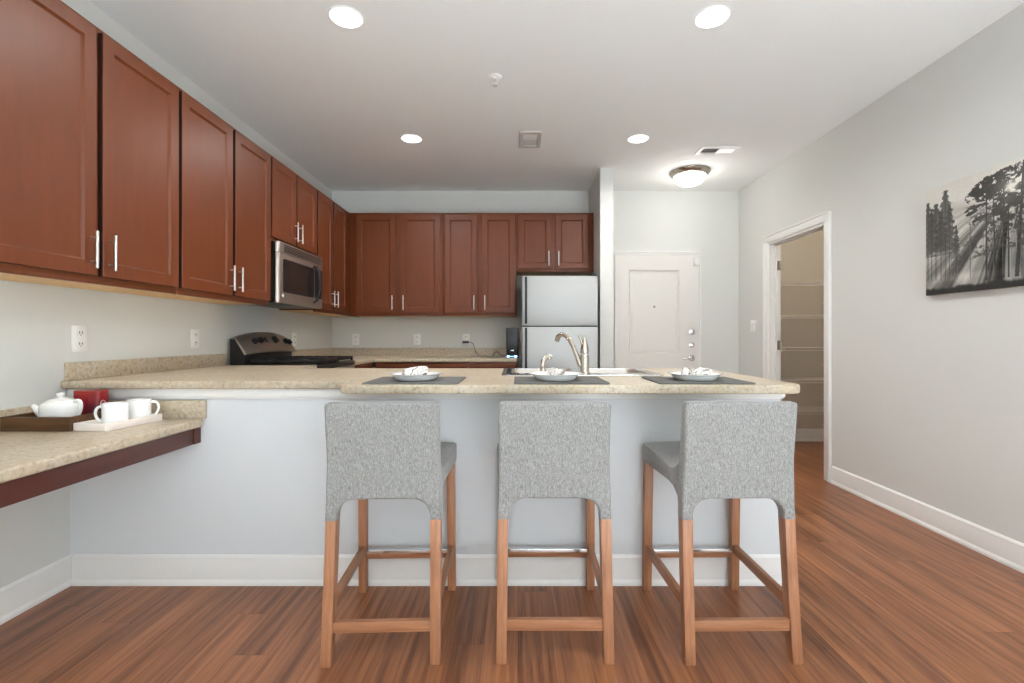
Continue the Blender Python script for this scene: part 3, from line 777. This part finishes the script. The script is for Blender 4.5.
v = thing('ceiling_vent', 'small square exhaust grille on the ceiling midway between the lights', 'vent', (.098, 3.90, CEIL))
grey_m = plain('vent_grey', srgb(196, 194, 190), .5)
B().prism(rrect(-.088, -.155, .088, .155, .006), [rrect(-.055, -.115, .055, .115, .004)[::-1]], -.014, 0, .003, 2).obj('frame', grey_m, v)
B().box(-.055, -.115, -.006, .055, -.002, -.001).obj('lamp_cover', plastic_m, v)
b = B()
for k in range(9): b.box(-.055, .004+k*.0125, -.009, .055, .010+k*.0125, -.002)
b.obj('slats', grey_m, v)
B().box(-.055, -.002, -.002, .055, .115, -.0005).obj('backing', plain('vent_shadow', srgb(120, 118, 115), .8), v)
v = thing('ceiling_vent', 'wide white air register on the ceiling close to the right wall', 'vent', (1.715, 4.13, CEIL))
B().prism(rrect(-.165, -.085, .165, .085, .005), [rrect(-.135, -.055, .135, .055, .004)[::-1]], -.012, 0, .003, 2).obj('frame', plastic_m, v)
for a, c, tl in ((-.135, -.003, -40), (.003, .135, 40)):
    b = B()
    for k in range(9):
        x = a+.008+k*(c-a-.016)/8
        b.box(-.007, -.055, -.0008, .007, .055, .0008, mat=Matrix.Translation((x, 0, -.007)) @ Matrix.Rotation(R(tl), 4, 'Y'))
    b.obj('louvre_bank', plastic_m, v)
B().box(-.135, -.055, -.0012, .135, .055, -.0002).obj('backing', slot_m, v)
sh = thing('fire_sprinkler', 'small chrome and white sprinkler head on the ceiling', 'sprinkler', (-.142, 2.970, CEIL))
B().lathe([(.040, 0), (.040, -.004), (.030, -.009), (.016, -.011), (.015, -.012)], n=36).obj('escutcheon', plastic_m, sh)
b = B().cyl((0, 0, -.018), .010, .016, n=16)
b.tube([(-.010, 0, -.024), (-.015, 0, -.036), (-.004, 0, -.052)], .0028, 8); b.tube([(.010, 0, -.024), (.015, 0, -.036), (.004, 0, -.052)], .0028, 8)
b.cyl((0, 0, -.038), .0025, .026, n=8); b.cyl((0, 0, -.054), .017, .0025, n=20)
b.obj('nozzle', plain('sprinkler_metal', srgb(205, 203, 200), .5), sh)

# ------------------------------------------------------------------ canvas print
def canvas_print():
    W_, H_ = .93, .615; nu, nv = 540, 350
    rng = np.random.default_rng(3)
    def vnoise(x, y, seed):
        r = np.random.default_rng(seed).random((64, 64))
        xi = np.floor(x).astype(int); yi = np.floor(y).astype(int); fx = x-xi; fy = y-yi
        fx = fx*fx*(3-2*fx); fy = fy*fy*(3-2*fy)
        g = lambda i, j: r[i % 64, j % 64]
        return (g(xi, yi)*(1-fx)+g(xi+1, yi)*fx)*(1-fy)+(g(xi, yi+1)*(1-fx)+g(xi+1, yi+1)*fx)*fy
    def fbm(x, y, seed, o=4):
        s = 0; a = .5; t = 0
        for k in range(o): s = s+a*vnoise(x*2**k, y*2**k, seed+k); t += a; a *= .55
        return s/t
    d, z = np.meshgrid(np.linspace(0, W_, nu), np.linspace(0, H_, nv)); v = z/H_
    sx, sz = .487, .492            # low sun between the pines
    img = .74+.10*v+.05*fbm(d*6, z*8, 11)
    ridge = .475+.03*np.sin(d*7+1)+.02*fbm(d*9, d*0, 5)
    img = np.where((z < ridge) & (d < .62), img-.14*np.clip((ridge-z)*18, 0, 1)*np.clip((z-.36)*10, 0, 1), img)
    mist = fbm(d*11, z*7, 21)
    img = img-.22*np.clip((.40-z)/.4, 0, 1)*(.6+.8*mist)
    ang = np.arctan2(sz-z, sx-d)
    rays = fbm(ang*9+40, ang*0+3.3, 31, 3)
    below = np.clip((sz-.02-z)*6, 0, 1)
    img = img-.55*below*np.clip((rays-.42)*4.0, 0, 1)*np.clip(1.25-np.hypot(d-sx, z-sz)*1.1, .25, 1)+.16*below*np.clip((.42-rays)*4, 0, 1)
    def ink(mask, val, k=1.0):
        nonlocal img
        img = img*(1-mask*k)+val*mask*k
    img = img-.20*np.clip((d-.20)*5, 0, 1)*np.clip((z-.02)*12, 0, 1)*np.clip((.47-z)*5, 0, 1)*(.4+fbm(d*40, z*26, 81))
    # thin far trunks in the mist
    for k in range(46):
        x = rng.random()*W_; wdt = .0012+.002*rng.random(); t = .16+.26*rng.random()
        ink((np.abs(d-x) < wdt) & (z > .07) & (z < t), .36, .55)
    fol = fbm(d*110, z*110, 41, 4); fol2 = fbm(d*42, z*75, 51, 5)
    # conifers at the far left
    for x0, top, base, wb in ((.015, .540, .22, .12), (.040, .50, .26, .11), (.068, .520, .24, .13), (.100, .47, .22, .13), (.128, .580, .24, .15), (.155, .50, .24, .10), (.195, .37, .15, .06)):
        u = np.clip((top-z)/(top-base), 0, 1); half = wb*(.08+.55*u**.8)
        tier = .45+.55*np.abs(((top-z-.35*np.abs(d-x0))*30) % 1-.5)*2
        ink(((np.abs(d-x0) < half*tier*(.30+1.35*fol)) & (z < top) & (z > base)).astype(float)*np.clip(1.1-u*.6, 0, 1), .24, .85)
        ink((np.abs(d-x0) < .003) & (z < top) & (z > .08), .22, .75)
    # tall pines: trunks lean slightly, layered plates of needles
    for x0, lean, top, wd, cw, c0 in ((.365, .00, .55, .0042, .12, .44), (.405, .05, .50, .0034, .06, .40), (.452, .0, .56, .0046, .07, .33), (.476, .0, .52, .0035, .05, .30), (.53, -.10, .60, .0085, .11, .42), (.60, .02, .58, .006, .12, .36), (.68, -.02, .60, .007, .13, .40), (.78, .03, .57, .006, .12, .34), (.87, 0, .60, .008, .10, .30)):
        cx = x0+lean*(z-.3)*-.6
        ink((np.abs(d-cx) < wd*(1.25-z)) & (z > .05) & (z < top), .16, .93)
        ink((((np.abs(d-cx) < cw*np.sin(np.clip((z-c0)/(top-c0), 0, 1)*math.pi)**.6) & (z > c0) & (z < top+.02)) * (fol2 > .47)).astype(float), .19, .93)
        for k in range(9):
            zz = .20+.045*k+.02*rng.random(); sd = rng.choice((-1, 1)); ln = (.03+.07*rng.random())*(1 if zz > .3 else .6)
            m = (np.abs(z-(zz+.25*sd*(d-cx)*-1)) < .010*(.4+1.3*fol)) & ((d-cx)*sd > 0) & ((d-cx)*sd < ln) & (fol > .40)
            ink(m.astype(float), .22, .85)
    # dense crown left of the sun
    for ex, ez, ax, az in ((.36, .535, .080, .040), (.33, .505, .045, .022), (.39, .49, .085, .035), (.30, .44, .05, .016), (.285, .415, .035, .012), (.33, .375, .05, .010), (.42, .555, .09, .03)):
        m = ((d-ex)/ax)**2+((z-ez+.25*(d-ex)*-1)/az)**2 < .55+1.0*fol
        ink((m & (fol2 > .34)).astype(float), .20, .95)
    g = np.hypot(d-sx, z-sz)
    img = img+.75*np.exp(-(g/.022)**2)+.20*np.exp(-(g/.09)**2)
    hump = .026+.022*fbm(d*14, d*0, 61)+.012*fbm(d*60, z*30, 62)
    ink(np.clip((hump-z)*70, 0, 1), .13)
    img = img+.20*np.exp(-((z-.085)/.022)**2)*np.clip(1.2-2*np.abs(d-.2), 0, 1)*(fbm(d*22, z*10, 71))
    for k in range(70):      # loose sprays of needles under the crowns
        cx = .27+.64*rng.random(); zz = .16+.30*rng.random(); ln = .018+.035*rng.random(); sl_ = (rng.random()-.5)*.9
        m = np.exp(-((d-cx)/ln)**2)*(np.abs(z-zz-sl_*(d-cx)) < .009*fol*1.6)*(fol > .42)
        ink(np.clip(m*1.4, 0, 1), .26, .75)
    img = .10+.86*img+.05*(fbm(d*160, z*160, 91, 2)-.5)
    img = np.clip(img, .07, .93)
    lin = np.where(img <= .04045, img/12.92, ((img+.055)/1.055)**2.4)
    colr = np.stack([lin*1.0, lin*.97, lin*.89, np.ones_like(lin)], -1).reshape(-1, 4)
    root = thing('canvas_print', 'black and white canvas print of misty pine trees on the right wall', 'picture', (RW-.001, 2.823, 1.372), R(-90))
    # local x runs along the wall toward the camera, local -y faces the room
    T = .035
    me = bpy.data.meshes.new('printed_face')
    vs = np.stack([d.ravel(), np.full(d.size, -T), z.ravel()], -1)
    idx = np.arange(nu*nv).reshape(nv, nu)
    fs = np.stack([idx[:-1, :-1].ravel(), idx[:-1, 1:].ravel(), idx[1:, 1:].ravel(), idx[1:, :-1].ravel()], -1)
    me.from_pydata(vs.tolist(), [], fs.tolist())
    at = me.color_attributes.new('print', 'FLOAT_COLOR', 'POINT'); at.data.foreach_set('color', colr.ravel().astype(np.float32))
    t = NT('canvas_ink'); a = t.n('ShaderNodeVertexColor', layer_name='print'); t.base(a.outputs[0])
    t.bump(t.noise(t.coords(), 900, 2), .1, .0008)
    me.materials.append(t.set(.75, 0, .2))
    o = bpy.data.objects.new('printed_face', me); COL.objects.link(o); o.parent = root
    B().box(0, -T+.0004, 0, W_, 0, H_, 0).obj('stretched_edge', plain('canvas_edge', srgb(178, 173, 164), .8), root)
canvas_print()

# ------------------------------------------------------------------ pantry wire shelves
wire_m = plain('white_wire', srgb(226, 222, 214), .4)
SHL = ['topmost white wire shelf in the pantry', 'second white wire shelf from the top in the pantry', 'middle white wire shelf in the pantry, third from the top', 'second white wire shelf from the bottom in the pantry', 'lowest white wire shelf in the pantry, just over the skirting']
for i, z in enumerate((1.685, 1.350, 1.020, .690, .372)):
    if i == 0:
        s0 = thing('wire_shelf', SHL[0], 'shelf', (0, 0, z), 0, 'wire pantry shelves')
        xa, xb = RW+.135, PX-.01
        b = B(); k = 0; x = xa
        while x < xb:
            b.cyl((x, 5.045, 0), .0020, .31, 'y', 6); b.cyl((x, 4.892, -.014), .0020, .028, 'z', 6); x += .0245
        b.obj('cross_wires', wire_m, s0)
        b = B()
        for y, zz, r in ((4.892, 0, .0035), (4.892, -.028, .0035), (5.045, -.004, .003), (5.198, 0, .003)): b.cyl(((xa+xb)/2, y, zz), r, xb-xa, 'x', 8)
        b.obj('rails', wire_m, s0)
        for x in (2.72, 3.3):
            B().tube([(x, 4.90, -.01), (x, 5.203, -.20)], .004, 8).obj('bracket', wire_m, s0)
    else: copy_tree(s0, (0, 0, z), 0, SHL[i])

# ------------------------------------------------------------------ counter stools
def yb(z):   # outer back line of the stool: leans back at the top, legs kick back at the floor
    if z >= .48:
        u = (z-.48)/.42; return -.206+.012*u-.036*u*u
    return -.206-.042*((.48-z)/.48)**1.15
def make_stool(label):
    st = thing('counter_stool', label, 'stool', (0, 0, 0), 0, 'upholstered counter stools at the bar')
    # --- backrest with arched lower edge and fabric sleeves over the rear legs
    zt, za, zs = .902, .558, .484
    hw = lambda z: .1965+.005*((.9-z)/.42)
    nx = 9
    outline = [(-.2025, zs), (-.162, zs)]
    for k in range(9):
        a = R(180-90*k/8); outline.append((-.100+.056*math.cos(a)-.006*(1-k/8), za-.056+.056*math.sin(a)))
    for k in range(9):
        a = R(90-90*k/8); outline.append((.100+.056*math.cos(a)+.006*(k/8), za-.056+.056*math.sin(a)))
    outline += [(.162, zs), (.2025, zs)]
    for z in np.linspace(zs+.04, zt-.016, 12): outline.append((hw(z)+(.0035*math.exp(-((z-.70)/.08)**2)*-1), z))
    for k in range(5):
        a = R(90*k/4); outline.append((.1965-.014+.014*math.cos(a), zt-.014+.014*math.sin(a)))
    for k in range(5):
        a = R(90+90*k/4); outline.append((-.1965+.014+.014*math.cos(a), zt-.014+.014*math.sin(a)))
    for z in np.linspace(zt-.016, zs+.04, 12): outline.append((-hw(z)-(.0035*math.exp(-((z-.70)/.08)**2)*-1), z))
    # outer and inner skins as a height-field loft: slices at constant thickness with shrinking outline for the soft edge
    b = B(); cxz = [(x, z) for x, z in outline]; m = len(cxz)
    def inset(dist):
        res = []
        for i in range(m):
            p = Vector(cxz[i]); a = Vector(cxz[i-1]); c = Vector(cxz[(i+1) % m])
            e = ((p-a).normalized()+(c-p).normalized()); e = e.normalized() if e.length > 1e-6 else (c-a).normalized()
            nn = Vector((-e.y, e.x))          # outline runs clockwise or not: checked below
            res.append(p+nn*dist*sgn)
        return res
    area2 = sum(cxz[i-1][0]*cxz[i][1]-cxz[i][0]*cxz[i-1][1] for i in range(m)); sgn = 1 if area2 > 0 else -1
    thick = lambda z: .046+.020*math.exp(-((z-.62)/.13)**2)+(-.004 if z < .53 else 0)
    rings = []
    for ins, f in ((.0085, 0), (.0028, .035), (0, .13), (0, .87), (.0028, .965), (.0085, 1)):
        rings.append([(p.x, yb(p.y)+thick(p.y)*f, p.y) for p in inset(ins)])
    b.loft(rings, caps=False)
    bm = b.bm; bm.verts.ensure_lookup_table()
    # cap the two skins with a subdivided fill so they follow the lean
    def cap(ring, f):
        t = bmesh.new(); vs = [t.verts.new((p[0], p[2], 0)) for p in ring]
        fc_ = t.faces.new(vs); fc_.normal_update(); bmesh.ops.triangulate(t, faces=[fc_], ngon_method='EAR_CLIP')
        for zc in np.linspace(zs+.02, zt-.02, 18):
            bmesh.ops.bisect_plane(t, geom=t.verts[:]+t.edges[:]+t.faces[:], plane_co=(0, zc, 0), plane_no=(0, 1, 0))
        for v_ in t.verts:
            x, z = v_.co.x, v_.co.y; v_.co = Vector((x, yb(z)+thick(z)*f, z))
        b.add(t)
    cap(rings[0], 0); cap(rings[-1], 1)
    bmesh.ops.remove_doubles(b.bm, verts=b.bm.verts, dist=.0004)
    b.obj('backrest', fabric_m, st, 50)
    # --- seat: rounded profile swept across the width, dipping to the back
    prof = [(.256, .590), (.260, .605), (.260, .640), (.254, .654), (.238, .660), (.14, .659), (.05, .653), (-.03, .644), (-.085, .638), (-.118, .646), (-.140, .668), (-.150, .71), (-.152, .76), (-.162, .76), (-.162, .56), (-.150, .545), (-.135, .556), (-.11, .573), (-.07, .579), (.0, .580), (.23, .580), (.246, .582)]
    rings = []
    for t_, ins in ((-1, .010), (-.985, .003), (-.955, 0), (-.5, 0), (0, 0), (.5, 0), (.955, 0), (.985, .003), (1, .010)):
        ring = []
        for y, z in prof:
            wy = .1955+(.2175-.1955)*min(max((y+.16)/.30, 0), 1)
            if y < -.1 and z > .66: wy -= .012
            cy, cz_ = .03, .62
            ln = math.hypot(y-cy, z-cz_) or 1
            crown = .008*(1-t_*t_) if z > .63 and y > -.13 else 0
            ring.append((t_*wy, y-(y-cy)/ln*ins, z-(z-cz_)/ln*ins+crown))
        rings.append(ring)
    B().loft(rings).obj('seat', fabric_m, st, 50)
    # --- legs
    for s in (-1, 1):
        xs = s*.1865
        b = B()
        zz = [.50, .36, .20, .08, 0]
        rr = []
        for z in zz:
            w = .0365-.001*(z < .1); y0 = yb(z)+.003; dd = .046-.006*(1-z/.5)
            xo = xs*(1-.024*(z/.5))
            rr.append([(xo-w/2, y0, z), (xo+w/2, y0, z), (xo+w/2, y0+dd, z), (xo-w/2, y0+dd, z)])
        b.loft(rr, bevel=.0015); b.obj('leg', legwood_m, st)
    for s in (-1, 1):
        B().beam((s*.196, .256, 0), (s*.1935, .240, .583), .034, .034, .036, .036, .0015).obj('leg', legwood_m, st)
    # --- stretchers
    ym = yb(.125)+.020
    B().box(-.170, ym-.009, .104, .170, ym+.011, .142, .0015).obj('stretcher', legwood_x, st)
    for s in (-1, 1):
        y0 = yb(.19)+.036; q = lambda y, x: [(x-.010, y, .168), (x+.010, y, .168), (x+.010, y, .206), (x-.010, y, .206)]
        B().loft([q(y0, s*.186), q(.242, s*.194)], bevel=.0015).obj('stretcher', legwood_y, st)
    fr = B().box(-.178, .241, .147, .178, .267, .183, .0015).obj('footrest', legwood_x, st)
    B().prism(fillet([(.237, .172), (.237, .186), (.262, .186), (.262, .180), (.259, .180), (.259, .183), (.240, .183), (.240, .172)], [0, .003, .003, 0, 0, 0, 0, 0], 3), (), -.177, .177, 0, mat=YZ).obj('footrest_plate', chrome_m, fr)
    return st
S0 = make_stool('grey upholstered stool turned slightly, leftmost at the breakfast bar')
S0.location = (-.482, 1.890, 0); S0.rotation_euler = (0, 0, R(2.3))
copy_tree(S0, (.1290, 1.900, 0), 0, 'grey upholstered stool in the middle of the row, below the faucet')
copy_tree(S0, (.777, 1.897, 0), R(.9), 'grey upholstered stool rightmost at the breakfast bar')
